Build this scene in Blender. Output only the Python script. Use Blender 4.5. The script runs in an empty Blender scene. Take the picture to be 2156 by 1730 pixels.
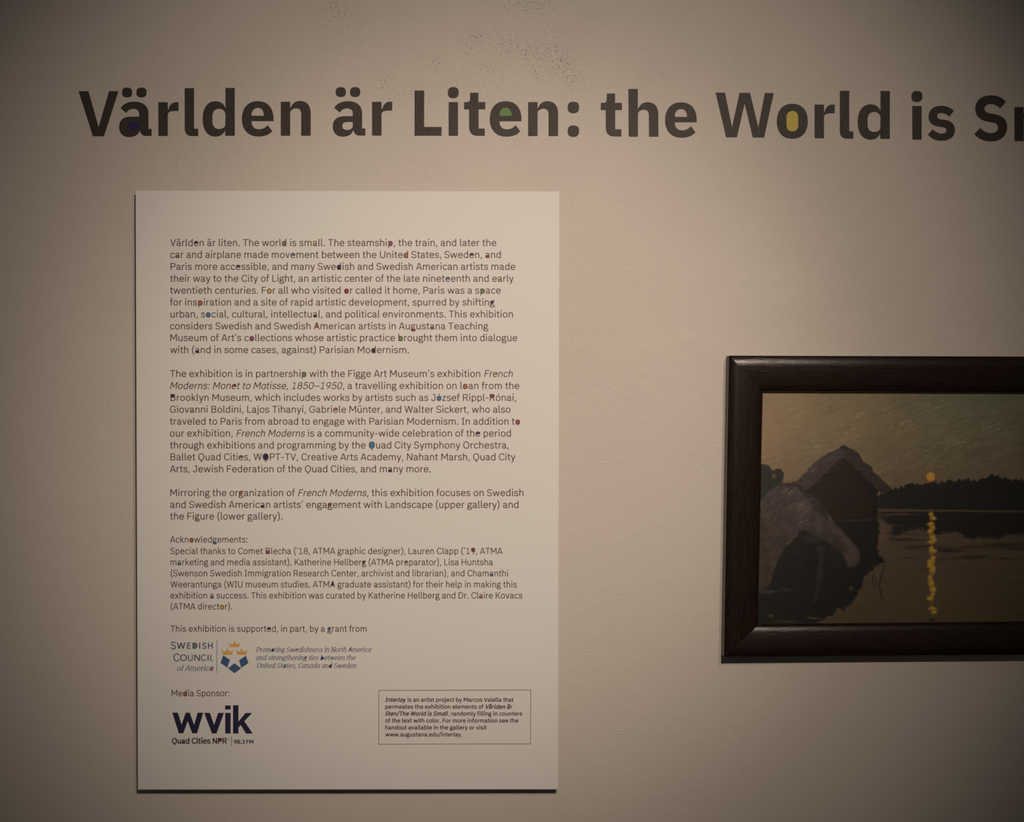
import bpy, math, random
import numpy as np
from mathutils import Vector
from mathutils.geometry import tessellate_polygon

# ------------------------------------------------------------------ scale of the place
S = 0.000685                 # metres of wall per photo pixel
CX, CY = 1078.0, 865.0       # photo centre
ZC = 1.50                    # camera height
D = 2.30                     # camera distance from the wall
SC = bpy.context.scene
COL = SC.collection

def wx(px): return (px - CX) * S
def wz(py): return ZC - (py - CY) * S
def wp(px, py, h=0.0):
    """photo pixel -> point that stands h metres proud of the wall (the wall is y=0, room is y<0)"""
    k = (D - h) / D
    return (wx(px) * k, -h, ZC + (wz(py) - ZC) * k)

# ------------------------------------------------------------------ camera
cam = bpy.data.objects.new('camera', bpy.data.cameras.new('camera'))
COL.objects.link(cam)
cam.location = (0, -D, ZC)
cam.rotation_euler = (math.pi / 2, 0, 0)
cam.data.sensor_fit = 'HORIZONTAL'
cam.data.sensor_width = 36.0
cam.data.lens = 36.0 * D / (2156 * S)
cam.data.clip_start = 0.05
SC.camera = cam

# ------------------------------------------------------------------ world and lamps
world = bpy.data.worlds.new('gallery_gloom')
SC.world = world
world.use_nodes = True
world.node_tree.nodes['Background'].inputs[0].default_value = (0.95, 0.86, 0.78, 1)
world.node_tree.nodes['Background'].inputs[1].default_value = 0.040

def spot(name, px, py, dist, aim, watts, size, blend, radius, color):
    l = bpy.data.lights.new(name, 'SPOT')
    l.energy = watts; l.spot_size = math.radians(size); l.spot_blend = blend
    l.shadow_soft_size = radius; l.color = color
    o = bpy.data.objects.new(name, l); COL.objects.link(o)
    o.location = (wx(px), -dist, wz(py))
    tgt = Vector((wx(aim[0]), 0, wz(aim[1])))
    o.rotation_euler = (tgt - o.location).to_track_quat('-Z', 'Y').to_euler()
    return o
WARM = (1.0, 0.815, 0.65)
spot('ceiling_spotlight', 1570, -480, 2.74, (1056, 792), 147.0, 39.8, 1.0, 0.018, WARM)
spot('ceiling_spotlight', 1950, -449, 2.30, (985, 905), 73.5, 29.2, 1.0, 0.03, WARM)

SC.view_settings.view_transform = 'Standard'
SC.view_settings.look = 'None'
SC.view_settings.gamma = 1.0
SC.view_settings.use_curve_mapping = False
SC.view_settings.exposure = 0.0

# ------------------------------------------------------------------ helpers
def tag(o, label=None, cat=None, group=None, kind=None):
    if label: o['label'] = label
    if cat: o['category'] = cat
    if group: o['group'] = group
    if kind: o['kind'] = kind
    return o

def empty(name, loc, parent=None):
    o = bpy.data.objects.new(name, None); COL.objects.link(o)
    o.location = loc
    o.empty_display_size = 0.05
    if parent: o.parent = parent
    return o

def mesh_obj(name, verts, faces, mat, parent=None, origin=(0, 0, 0), smooth=False):
    """verts in world space; origin = world position of the object's origin (of its parent if it has one)"""
    ox, oy, oz = origin
    me = bpy.data.meshes.new(name)
    me.from_pydata([(x - ox, y - oy, z - oz) for x, y, z in verts], [], faces)
    me.materials.append(mat)
    if smooth:
        me.polygons.foreach_set('use_smooth', [True] * len(me.polygons))
    me.update()
    o = bpy.data.objects.new(name, me); COL.objects.link(o)
    if parent: o.parent = parent
    else: o.location = origin
    return o

def new_mat(name, color, rough=0.6, spec=0.5, coat=0.0):
    m = bpy.data.materials.new(name); m.use_nodes = True
    b = m.node_tree.nodes['Principled BSDF']
    b.inputs['Base Color'].default_value = (*color, 1)
    b.inputs['Roughness'].default_value = rough
    b.inputs['Specular IOR Level'].default_value = spec
    b.inputs['Coat Weight'].default_value = coat
    return m, m.node_tree, b

def lin(c):
    out = []
    for v in c:
        v = v / 255.0
        out.append(v / 12.92 if v <= 0.04045 else ((v + 0.055) / 1.055) ** 2.4)
    return tuple(out)

# roller-stipple relief shared by the wall and by the thin vinyl stuck to it
def stipple(nt, strength, dist, use_attr=True):
    N = nt.nodes; L = nt.links
    geo = N.new('ShaderNodeNewGeometry')
    mp = N.new('ShaderNodeMapping'); mp.inputs['Rotation'].default_value = (0, math.radians(-22), 0)
    mp.inputs['Scale'].default_value = (0.85, 1.0, 1.08)
    L.new(geo.outputs['Position'], mp.inputs['Vector'])
    n1 = N.new('ShaderNodeTexNoise'); n1.inputs['Scale'].default_value = 430; n1.inputs['Detail'].default_value = 1.6
    n1.inputs['Roughness'].default_value = 0.5; n1.inputs['Distortion'].default_value = 0.1
    L.new(mp.outputs[0], n1.inputs['Vector'])
    n2 = N.new('ShaderNodeTexNoise'); n2.inputs['Scale'].default_value = 60; n2.inputs['Detail'].default_value = 2
    L.new(geo.outputs['Position'], n2.inputs['Vector'])
    mul = N.new('ShaderNodeMath'); mul.operation = 'MULTIPLY_ADD'
    L.new(n2.outputs[0], mul.inputs[0]); mul.inputs[1].default_value = 0.8
    L.new(n1.outputs[0], mul.inputs[2])
    n3 = N.new('ShaderNodeTexNoise'); n3.inputs['Scale'].default_value = 5.5; n3.inputs['Detail'].default_value = 2
    L.new(geo.outputs['Position'], n3.inputs['Vector'])
    mr = N.new('ShaderNodeMapRange'); mr.inputs[1].default_value = 0.35; mr.inputs[2].default_value = 0.65
    mr.inputs[3].default_value = 0.55 * strength; mr.inputs[4].default_value = 1.15 * strength
    L.new(n3.outputs[0], mr.inputs[0])
    st = mr.outputs[0]
    if use_attr:
        at = N.new('ShaderNodeAttribute'); at.attribute_name = 'skimmed'
        inv = N.new('ShaderNodeMath'); inv.operation = 'SUBTRACT'; inv.inputs[0].default_value = 1.0
        L.new(at.outputs['Fac'], inv.inputs[1])
        m2 = N.new('ShaderNodeMath'); m2.operation = 'MULTIPLY'
        L.new(st, m2.inputs[0]); L.new(inv.outputs[0], m2.inputs[1]); st = m2.outputs[0]
    bump = N.new('ShaderNodeBump'); bump.inputs['Distance'].default_value = dist
    L.new(mul.outputs[0], bump.inputs['Height']); L.new(st, bump.inputs['Strength'])
    return bump, n1, geo

# ------------------------------------------------------------------ materials
WALL_C = (0.637, 0.594, 0.551)
m_wall, nt, b = new_mat('wall_paint', WALL_C, 0.55, 0.34)
bump, n1, geo = stipple(nt, 0.9, 0.00095)
nt.links.new(bump.outputs[0], b.inputs['Normal'])
# grey soiling caught in the pits of the stipple
at = nt.nodes.new('ShaderNodeAttribute'); at.attribute_name = 'soiling'
pit = nt.nodes.new('ShaderNodeTexNoise'); pit.inputs['Scale'].default_value = 330
pit.inputs['Detail'].default_value = 1; pit.inputs['Roughness'].default_value = 0.6
nt.links.new(geo.outputs['Position'], pit.inputs['Vector'])
mr = nt.nodes.new('ShaderNodeMapRange'); mr.interpolation_type = 'SMOOTHSTEP'
mr.inputs[1].default_value = 0.50; mr.inputs[2].default_value = 0.74
nt.links.new(pit.outputs[0], mr.inputs[0])
mm = nt.nodes.new('ShaderNodeMath'); mm.operation = 'MULTIPLY'
nt.links.new(mr.outputs[0], mm.inputs[0]); nt.links.new(at.outputs['Fac'], mm.inputs[1])
mix = nt.nodes.new('ShaderNodeMix'); mix.data_type = 'RGBA'
nt.links.new(mm.outputs[0], mix.inputs[0])
tone = nt.nodes.new('ShaderNodeTexNoise'); tone.inputs['Scale'].default_value = 1.6; tone.inputs['Detail'].default_value = 3
nt.links.new(geo.outputs['Position'], tone.inputs['Vector'])
rmp = nt.nodes.new('ShaderNodeMix'); rmp.data_type = 'RGBA'
rmp.inputs[6].default_value = (WALL_C[0] * .96, WALL_C[1] * .965, WALL_C[2] * .96, 1)
rmp.inputs[7].default_value = (WALL_C[0] * 1.03, WALL_C[1] * 1.02, WALL_C[2] * 1.02, 1)
nt.links.new(tone.outputs[0], rmp.inputs[0])
nt.links.new(rmp.outputs[2], mix.inputs[6])
mix.inputs[7].default_value = (0.25, 0.23, 0.215, 1)
nt.links.new(mix.outputs[2], b.inputs['Base Color'])

m_floor, nt, b = new_mat('floor_concrete', (0.16, 0.14, 0.12), 0.5)
nz = nt.nodes.new('ShaderNodeTexNoise'); nz.inputs['Scale'].default_value = 9; nz.inputs['Detail'].default_value = 6
cr = nt.nodes.new('ShaderNodeValToRGB')
cr.color_ramp.elements[0].color = (0.12, 0.105, 0.09, 1); cr.color_ramp.elements[1].color = (0.2, 0.175, 0.15, 1)
nt.links.new(nz.outputs[0], cr.inputs[0]); nt.links.new(cr.outputs[0], b.inputs['Base Color'])

m_vinyl, nt, b = new_mat('dark_vinyl', (0.045, 0.035, 0.032), 0.50, 0.25)
bump, _, _ = stipple(nt, 0.8, 0.0006, False); nt.links.new(bump.outputs[0], b.inputs['Normal'])

def vinyl_color(name, c):
    m, nt, b = new_mat(name, c, 0.5, 0.3)
    bump, _, _ = stipple(nt, 0.5, 0.0009, False); nt.links.new(bump.outputs[0], b.inputs['Normal'])
    return m
m_vblue = vinyl_color('blue_vinyl', (0.016, 0.014, 0.10))
m_vgreen = vinyl_color('green_vinyl', (0.13, 0.27, 0.085))
m_vyellow = vinyl_color('yellow_vinyl', (0.62, 0.50, 0.085))

def print_mat(name, c, rough=0.55):
    m, nt, b = new_mat(name, c, rough, 0.3)
    g = nt.nodes.new('ShaderNodeNewGeometry')
    n = nt.nodes.new('ShaderNodeTexNoise'); n.inputs['Scale'].default_value = 900
    nt.links.new(g.outputs['Position'], n.inputs['Vector'])
    bp = nt.nodes.new('ShaderNodeBump'); bp.inputs['Distance'].default_value = 0.00004
    nt.links.new(n.outputs[0], bp.inputs['Height']); nt.links.new(bp.outputs[0], b.inputs['Normal'])
    return m
m_board = print_mat('white_board_face', (0.80, 0.80, 0.79), 0.6)
m_core = print_mat('board_core', (0.10, 0.09, 0.085), 0.9)
m_ink = print_mat('brown_black_ink', (0.112, 0.066, 0.070))
m_inkbold = print_mat('black_ink', (0.055, 0.034, 0.036))
m_inknavy = print_mat('navy_ink', (0.021, 0.018, 0.062))
m_inkslate = print_mat('slate_blue_ink', (0.115, 0.112, 0.23))
m_inkblue = print_mat('deep_blue_ink', (0.050, 0.120, 0.265))
m_inkgold = print_mat('gold_ink', (0.72, 0.44, 0.12))
FILL = {
    'v': print_mat('violet_fill', (0.035, 0.014, 0.075)),
    'n': print_mat('navy_fill', (0.020, 0.018, 0.12)),
    'g': print_mat('green_fill', (0.16, 0.30, 0.095)),
    'y': print_mat('yellow_fill', (0.66, 0.50, 0.11)),
    'p': print_mat('magenta_fill', (0.42, 0.07, 0.19)),
    'b': print_mat('blue_fill', (0.055, 0.24, 0.50)),
    'o': print_mat('orange_fill', (0.52, 0.17, 0.075)),
    'r': print_mat('red_fill', (0.33, 0.032, 0.055)),
    'k': print_mat('black_fill', (0.045, 0.035, 0.045)),
}
FILL_WORD = {'v': 'violet', 'n': 'navy', 'g': 'green', 'y': 'yellow', 'p': 'magenta', 'b': 'blue', 'o': 'orange', 'r': 'red', 'k': 'black'}

# dark stained wood, grain along the rail (axis 0 = x, 2 = z)
def wood(name, axis):
    m, nt, b = new_mat(name, (0.02, 0.012, 0.01), 0.25, 0.33, 0.0)
    N = nt.nodes; L = nt.links
    g = N.new('ShaderNodeNewGeometry'); mp = N.new('ShaderNodeMapping')
    sc = [420, 420, 420]; sc[axis] = 42
    mp.inputs['Scale'].default_value = sc
    L.new(g.outputs['Position'], mp.inputs['Vector'])
    n = N.new('ShaderNodeTexNoise'); n.inputs['Scale'].default_value = 1.0; n.inputs['Detail'].default_value = 5
    n.inputs['Distortion'].default_value = 1.2
    L.new(mp.outputs[0], n.inputs['Vector'])
    cr = N.new('ShaderNodeValToRGB')
    cr.color_ramp.elements[0].position = 0.35; cr.color_ramp.elements[0].color = (0.009, 0.0045, 0.004, 1)
    cr.color_ramp.elements[1].position = 0.7; cr.color_ramp.elements[1].color = (0.022, 0.011, 0.009, 1)
    L.new(n.outputs[0], cr.inputs[0]); L.new(cr.outputs[0], b.inputs['Base Color'])
    bp = N.new('ShaderNodeBump'); bp.inputs['Distance'].default_value = 0.0010; bp.inputs['Strength'].default_value = 0.17
    L.new(n.outputs[0], bp.inputs['Height']); L.new(bp.outputs[0], b.inputs['Normal'])
    return m
m_woodx = wood('dark_wood_horizontal', 0)
m_woodz = wood('dark_wood_upright', 2)
m_side, _, _ = new_mat('frame_side_brown', (0.10, 0.085, 0.065), 0.5)  # rail sides a lighter brown than the fronts
m_back, _, _ = new_mat('raw_canvas', (0.35, 0.3, 0.22), 0.9)

# ------------------------------------------------------------------ the setting
rng = np.random.default_rng(7)
def lattice(seed, n=257):
    return np.random.default_rng(seed).random((n, n))
def vnoise(x, y, seed):
    g = lattice(seed); n = g.shape[0]
    xi = np.floor(x).astype(int); yi = np.floor(y).astype(int)
    fx = x - xi; fy = y - yi
    fx = fx * fx * (3 - 2 * fx); fy = fy * fy * (3 - 2 * fy)
    a = g[yi % n, xi % n]; b_ = g[yi % n, (xi + 1) % n]; c = g[(yi + 1) % n, xi % n]; d = g[(yi + 1) % n, (xi + 1) % n]
    return (a * (1 - fx) + b_ * fx) * (1 - fy) + (c * (1 - fx) + d * fx) * fy
def fbm(x, y, seed, oct=4):
    t = 0; a = 0.5; s = 0
    for i in range(oct):
        t = t + a * vnoise(x * 2 ** i, y * 2 ** i, seed + i * 13); s += a; a *= 0.5
    return t / s

def build_wall():
    xs = np.concatenate([np.linspace(-4200, -160, 8)[:-1], np.arange(-160, 2320, 5.0), np.linspace(2320, 6400, 8)])
    ys = np.concatenate([np.linspace(-2200, -160, 6)[:-1], np.arange(-160, 1890, 5.0), np.linspace(1890, CY + ZC / S, 4)])
    X, Y = np.meshgrid(xs, ys)
    inside = ((X > -150) & (X < 2300) & (Y > -150) & (Y < 1880)).astype(float)
    h = (fbm(X / 130, Y / 130, 3) - 0.5) * 0.0009 + (fbm(X / 34, Y / 34, 9) - 0.5) * 0.0003
    soil = np.zeros_like(X)
    for cx, cy, rx, ry, a in [(715, 15, 42, 40, .8), (700, 55, 45, 30, .45), (1110, 8, 75, 28, .8), (1120, 60, 70, 28, .35),
                              (1075, 95, 46, 34, .9), (1000, 88, 28, 26, 1), (1135, 105, 60, 32, 1), (1180, 130, 42, 42, 1),
                              (1040, 72, 50, 20, .6), (1165, 70, 60, 20, .55), (1035, 143, 38, 24, .7), (1205, 168, 28, 26, .8), (920, 135, 18, 22, .7),
                              (1240, 30, 60, 30, .3), (855, 20, 18, 18, .35), (1385, 150, 30, 30, .4), (812, 170, 18, 40, .7), (815, 205, 8, 28, .9), (1030, 165, 50, 30, .3),
                              (1440, 20, 60, 40, .25), (880, 190, 60, 30, .45), (960, 185, 60, 28, .3), (1090, 290, 26, 16, .5), (1030, 215, 40, 26, .35),
                              (745, 30, 18, 50, .6), (700, 90, 30, 30, .3), (1160, 150, 50, 20, .7), (1725, 170, 70, 12, .2)]:
        r2 = ((X - cx) / rx) ** 2 + ((Y - cy) / ry) ** 2
        soil = np.maximum(soil, a * np.exp(-r2 * 1.1))
    soil = soil * np.clip(0.35 + 1.3 * fbm(X / 16, Y / 16, 21), 0, 1.2)
    skim = np.zeros_like(X)
    for cx, cy, rx, ry, a in [(1620, 592, 95, 48, .85), (1440, 715, 90, 26, .7), (1365, 735, 40, 24, .6), (1280, 730, 50, 30, .3),
                              (175, 745, 40, 40, .5), (1030, 120, 70, 60, .25), (1330, 600, 80, 60, -.2)]:
        r2 = ((X - cx) / rx) ** 2 + ((Y - cy) / ry) ** 2
        skim = skim + a * np.exp(-r2 * r2)
    skim = np.clip(skim + np.clip((X - 1700) / 900, 0, .35) + np.clip((Y - 1300) / 900, 0, .45) + np.clip((350 - X) / 900, 0, .3), 0, .93)
    for cx, cy, r, a in [(1637, 589, 7, .0012), (1568, 588, 9, .0007), (1135, 149, 6, .0011), (1143, 153, 4, -.0008), (941, 117, 4, .0009),
                         (922, 144, 5, .0009), (982, 148, 5, .0009), (1218, 146, 4, .0006), (1336, 145, 4, .0007), (1391, 145, 4, .0007),
                         (1445, 716, 12, .0007), (1458, 709, 7, .0006), (1363, 735, 6, .0007), (1561, 456, 9, .0006), (1640, 520, 8, .0005),
                         (173, 742, 5, .0007), (2024, 275, 6, .0006), (2072, 300, 5, .0005), (1496, 812, 4, -.0006), (1320, 545, 12, .0004), (1312, 430, 10, -.0005)]:
        h = h + a * np.exp(-(((X - cx) / r) ** 2 + ((Y - cy) / r) ** 2))
    h = np.clip(h, -.0012, .0013) * inside
    V = np.stack([(X - CX) * S, -h, ZC - (Y - CY) * S], -1).reshape(-1, 3)
    ny, nx = X.shape
    i = np.arange((ny - 1) * (nx - 1)); r = i // (nx - 1); c = i % (nx - 1); a = r * nx + c
    F = np.stack([a, a + nx, a + nx + 1, a + 1], -1)
    me = bpy.data.meshes.new('wall_back')
    me.vertices.add(len(V)); me.vertices.foreach_set('co', V.ravel())
    me.loops.add(F.size); me.loops.foreach_set('vertex_index', F.ravel())
    me.polygons.add(len(F)); me.polygons.foreach_set('loop_start', np.arange(0, F.size, 4))
    me.polygons.foreach_set('use_smooth', np.ones(len(F), bool))
    me.update(calc_edges=True)
    for nm, arr in (('soiling', soil * inside), ('skimmed', skim)):
        a_ = me.attributes.new(nm, 'FLOAT', 'POINT'); a_.data.foreach_set('value', arr.ravel().astype(np.float32))
    me.materials.append(m_wall)
    o = bpy.data.objects.new('wall_back', me); COL.objects.link(o)
    return tag(o, kind='structure')
build_wall()

x0, x1 = wx(-4200), wx(6400)
floor = mesh_obj('floor', [(x0, 0, 0), (x1, 0, 0), (x1, -5, 0), (x0, -5, 0), (x0, 0, -.05), (x1, 0, -.05), (x1, -5, -.05), (x0, -5, -.05)],
                 [(3, 2, 1, 0), (4, 5, 6, 7), (0, 1, 5, 4), (1, 2, 6, 5), (2, 3, 7, 6), (3, 0, 4, 7)], m_floor)
tag(floor, kind='structure')
bb = [(x0, 0, 0), (x1, 0, 0), (x1, -.015, 0), (x0, -.015, 0), (x0, 0, .1), (x1, 0, .1), (x1, -.012, .1), (x0, -.012, .1)]
base = mesh_obj('baseboard_back', bb, [(4, 7, 6, 5), (3, 2, 6, 7), (2, 1, 5, 6), (0, 3, 7, 4), (0, 1, 2, 3)],
                new_mat('baseboard_black', (0.03, 0.028, 0.026), 0.5)[0])
tag(base, kind='structure')

# ------------------------------------------------------------------ path language: M L C Z, absolute coordinates
def parse(d, n=8):
    """-> list of (points, closed)"""
    tk = d.replace(',', ' ').split(); out = []; pts = []; i = 0; cmd = None
    while i < len(tk):
        if tk[i] in 'MLCZ':
            cmd = tk[i]; i += 1
            if cmd == 'Z':
                out.append((pts, True)); pts = []
            continue
        if cmd == 'M':
            if pts: out.append((pts, False))
            pts = [(float(tk[i]), float(tk[i + 1]))]; i += 2
        elif cmd == 'L':
            pts.append((float(tk[i]), float(tk[i + 1]))); i += 2
        elif cmd == 'C':
            q = [float(t) for t in tk[i:i + 6]]; i += 6
            p0 = pts[-1]; p1 = (q[0], q[1]); p2 = (q[2], q[3]); p3 = (q[4], q[5])
            for k in range(1, n + 1):
                t = k / n; u = 1 - t
                pts.append((u ** 3 * p0[0] + 3 * u * u * t * p1[0] + 3 * u * t * t * p2[0] + t ** 3 * p3[0],
                            u ** 3 * p0[1] + 3 * u * u * t * p1[1] + 3 * u * t * t * p2[1] + t ** 3 * p3[1]))
    if pts: out.append((pts, False))
    return out

def squircle(cx, cy, rx, ry, e=2.5, n=28):
    r = []
    for k in range(n):
        t = 2 * math.pi * k / n; c, s = math.cos(t), math.sin(t)
        r.append((cx + rx * math.copysign(abs(c) ** (2 / e), c), cy + ry * math.copysign(abs(s) ** (2 / e), s)))
    return r

# ------------------------------------------------------------------ HEADLINE: thin vinyl letters, one thing each
K = 11.978
BOLD = {   # name: (scale, left, baseline, outlines, holes)
 'V': (K, 68, 1397, ['M 68 262 L 312 262 L 570 1168 L 832 262 L 1070 262 L 705 1397 L 425 1397 Z'], []),
 'a': (K, 1088, 1388, ['M 1125 687 C 1185 590 1300 525 1480 525 C 1700 525 1828 640 1828 830 L 1828 1212 L 1908 1212 L 1908 1388 L 1755 1388 C 1680 1388 1625 1330 1605 1245 C 1590 1340 1500 1415 1335 1415 C 1190 1415 1088 1325 1088 1160 C 1088 990 1190 902 1400 902 L 1593 902 L 1593 830 C 1593 750 1540 703 1445 703 C 1360 703 1310 745 1265 808 Z'],
       ['M 1593 1045 L 1450 1045 C 1370 1045 1328 1080 1328 1150 C 1328 1215 1370 1250 1440 1250 C 1540 1250 1593 1210 1593 1140 Z']),
 'r': (K, 160, 1388, ['M 160 540 L 397 540 L 400 730 L 413 730 C 440 600 510 538 620 538 L 668 538 L 668 757 L 580 757 C 455 757 398 790 398 860 L 397 1388 L 160 1388 Z'], []),
 'l': (K, 825, 1388, ['M 825 185 L 1062 185 L 1062 1208 L 1165 1208 L 1165 1388 L 1000 1388 C 880 1388 825 1310 825 1190 Z'], []),
 'd': (K, 1278, 1385, ['M 1853 180 L 2088 180 L 2088 1385 L 1848 1385 L 1843 1245 C 1810 1350 1720 1405 1600 1405 C 1400 1405 1278 1240 1278 960 C 1278 680 1400 515 1600 515 C 1720 515 1815 575 1845 680 L 1853 680 Z'],
       ['M 1853 870 C 1853 770 1790 703 1690 703 C 1590 703 1525 780 1525 890 L 1525 1035 C 1525 1145 1590 1215 1690 1215 C 1790 1215 1850 1165 1850 1090 Z']),
 'e': (K, 230, 1384, ['M 1030 1015 L 475 1015 L 475 1030 C 480 1150 545 1220 655 1220 C 750 1220 820 1190 880 1113 L 997 1268 C 930 1350 810 1403 650 1403 C 390 1403 230 1240 230 957 C 230 680 380 512 635 512 C 890 512 1030 690 1030 960 Z'],
       ['M 475 880 L 783 880 L 783 870 C 783 750 735 680 635 680 C 540 680 475 755 475 860 Z']),
 'n': (K, 1212, 1382, ['M 1212 528 L 1449 528 L 1449 680 L 1462 680 C 1495 575 1575 508 1695 508 C 1870 508 1967 620 1967 820 L 1967 1382 L 1727 1382 L 1727 840 C 1727 740 1690 692 1605 692 C 1520 692 1449 740 1449 810 L 1449 1382 L 1212 1382 Z'], []),
 'L': (K, 155, 1382, ['M 155 243 L 397 243 L 397 1163 L 836 1163 L 836 1382 L 155 1382 Z'], []),
 'i': (K, 1015, 1383, ['M 1015 537 L 1250 537 L 1250 1383 L 1015 1383 Z'], []),
 't': (K, 1405, 1383, ['M 1555 300 L 1765 300 L 1765 537 L 1938 537 L 1938 716 L 1768 716 L 1770 1203 L 1925 1203 L 1925 1383 L 1740 1383 C 1600 1383 1530 1290 1530 1150 L 1530 716 L 1405 716 L 1405 537 L 1480 537 C 1535 537 1555 500 1555 430 Z'], []),
 'h': (K, 880, 1407, ['M 878 205 L 1115 205 L 1115 695 L 1130 695 C 1165 600 1245 540 1360 540 C 1535 540 1632 650 1632 850 L 1635 1407 L 1397 1407 L 1395 870 C 1395 770 1350 725 1270 725 C 1185 725 1118 775 1118 850 L 1118 1407 L 885 1407 Z'], []),
 'W': (K, 82, 1308, ['M 82 175 L 318 178 L 495 1045 L 685 182 L 950 185 L 1158 1050 L 1322 188 L 1550 188 L 1305 1310 L 1018 1308 L 815 450 L 620 1305 L 345 1303 Z'], []),
 'o': (K, 1625, 1322, ['M 2016 458 C 2262 458 2407 620 2407 899 C 2407 1178 2262 1340 2016 1340 C 1770 1340 1625 1178 1625 899 C 1625 620 1770 458 2016 458 Z'],
       ['M 2016 640 C 2110 640 2166 710 2166 800 L 2166 995 C 2166 1090 2110 1155 2016 1155 C 1922 1155 1868 1090 1868 995 L 1868 800 C 1868 710 1922 640 2016 640 Z']),
 's': (13.31, 582, 1521, ['M 1312 712 L 1180 865 C 1110 800 1050 768 960 768 C 880 768 845 795 845 850 C 845 905 870 935 945 947 L 1060 962 C 1250 990 1340 1090 1340 1250 C 1340 1430 1190 1545 965 1545 C 800 1545 680 1490 582 1368 L 722 1220 C 790 1300 870 1345 975 1345 C 1055 1345 1100 1310 1100 1255 C 1100 1200 1065 1170 1000 1163 L 880 1148 C 690 1115 600 1030 600 865 C 600 680 735 567 955 567 C 1100 567 1220 615 1312 712 Z'], []),
 'S': (13.31, 420, 1545, ['M 1303 462 L 1140 638 C 1070 560 980 518 880 518 C 765 518 705 565 705 645 C 705 720 750 760 850 780 L 990 805 C 1230 850 1337 960 1337 1175 C 1337 1410 1160 1563 895 1563 C 700 1563 540 1500 420 1358 L 585 1185 C 670 1280 760 1330 890 1330 C 1015 1330 1082 1275 1082 1175 C 1082 1095 1040 1050 940 1035 L 800 1010 C 570 965 445 860 445 640 C 445 420 610 275 885 275 C 1060 275 1200 330 1303 462 Z'], []),
 'm': (K, 0, 854, ['M 0 0 L 230 0 L 230 150 L 243 150 C 275 50 350 -20 465 -20 C 575 -20 650 35 680 140 C 715 40 800 -20 910 -20 C 1080 -20 1175 90 1175 290 L 1175 854 L 940 854 L 940 312 C 940 212 905 164 825 164 C 745 164 705 212 705 282 L 705 854 L 470 854 L 470 312 C 470 212 435 164 358 164 C 280 164 235 212 235 282 L 235 854 L 5 854 Z'], []),
}
DOTS = {'adier': ('a', [(1290, 293, 130, 123), (1652, 293, 129, 123)]), 'i': ('i', [(1131, 297, 138, 139)])}

H_V = 0.0007        # vinyl stands just clear of the stippled paint
def slab(loops, tri_h, z_h, mp):
    """flat outline -> thin slab: verts, faces (front face + edges back to h=z_h)"""
    flat = [p for lp in loops for p in lp]
    tris = tessellate_polygon([[Vector((x, y, 0)) for x, y in lp] for lp in loops])
    V = [mp(x, y, tri_h) for x, y in flat] + [mp(x, y, z_h) for x, y in flat]
    n = len(flat); F = []
    for t in tris:
        a, b_, c = t
        (ax, ay), (bx, by), (cx_, cy_) = flat[a], flat[b_], flat[c]
        ar = (bx - ax) * (cy_ - ay) - (by - ay) * (cx_ - ax)
        F.append((a, b_, c) if ar < 0 else (a, c, b_))
    o = 0
    for lp in loops:
        m = len(lp)
        for k in range(m):
            a = o + k; b_ = o + (k + 1) % m
            F.append((a, b_, b_ + n, a + n))
        o += m
    return V, F

def vinyl_letter(ch, x, y, label, fill=None):
    kk = {'ä': 'a', ':': None}.get(ch, ch)
    cx_, base_y = x + 30, y
    root = empty('vinyl_letter', (wx(x + 25), 0, wz(y)))
    org = tuple(root.location)
    tag(root, label, 'letter', 'cut vinyl letters of the headline')
    def mp0(sc, l, b0):
        return lambda u, v, h: wp(x + (u - l) / sc, y + (v - b0) / sc, h)
    if ch == ':':
        for cyy in (-60.6, -10.7):
            V, F = slab([squircle(12, cyy, 12, 12)], H_V, .0001, lambda u, v, h: wp(x + u, y + v, h))
            mesh_obj('letter_dot', V, F, m_vinyl, root, org)
        return
    sc, l, b0, outs, holes = BOLD[kk]
    loops = [parse(outs[0])[0][0]] + [parse(hh)[0][0] for hh in holes]
    V, F = slab(loops, H_V, .0001, mp0(sc, l, b0))
    mesh_obj('letter_stroke', V, F, m_vinyl, root, org)
    dots = DOTS['adier'][1] if ch == 'ä' else DOTS['i'][1] if ch == 'i' else []
    for (dx, dy, rx, ry) in dots:
        V, F = slab([squircle(dx, dy, rx, ry)], H_V, .0001, mp0(sc, l, b0))
        mesh_obj('letter_dot', V, F, m_vinyl, root, org)
    if fill:
        V, F = slab([loops[1]], H_V - .0001, .0001, mp0(sc, l, b0))
        o = mesh_obj('counter_fill', V, F, fill[0], root, org); o['label'] = fill[1]

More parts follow.
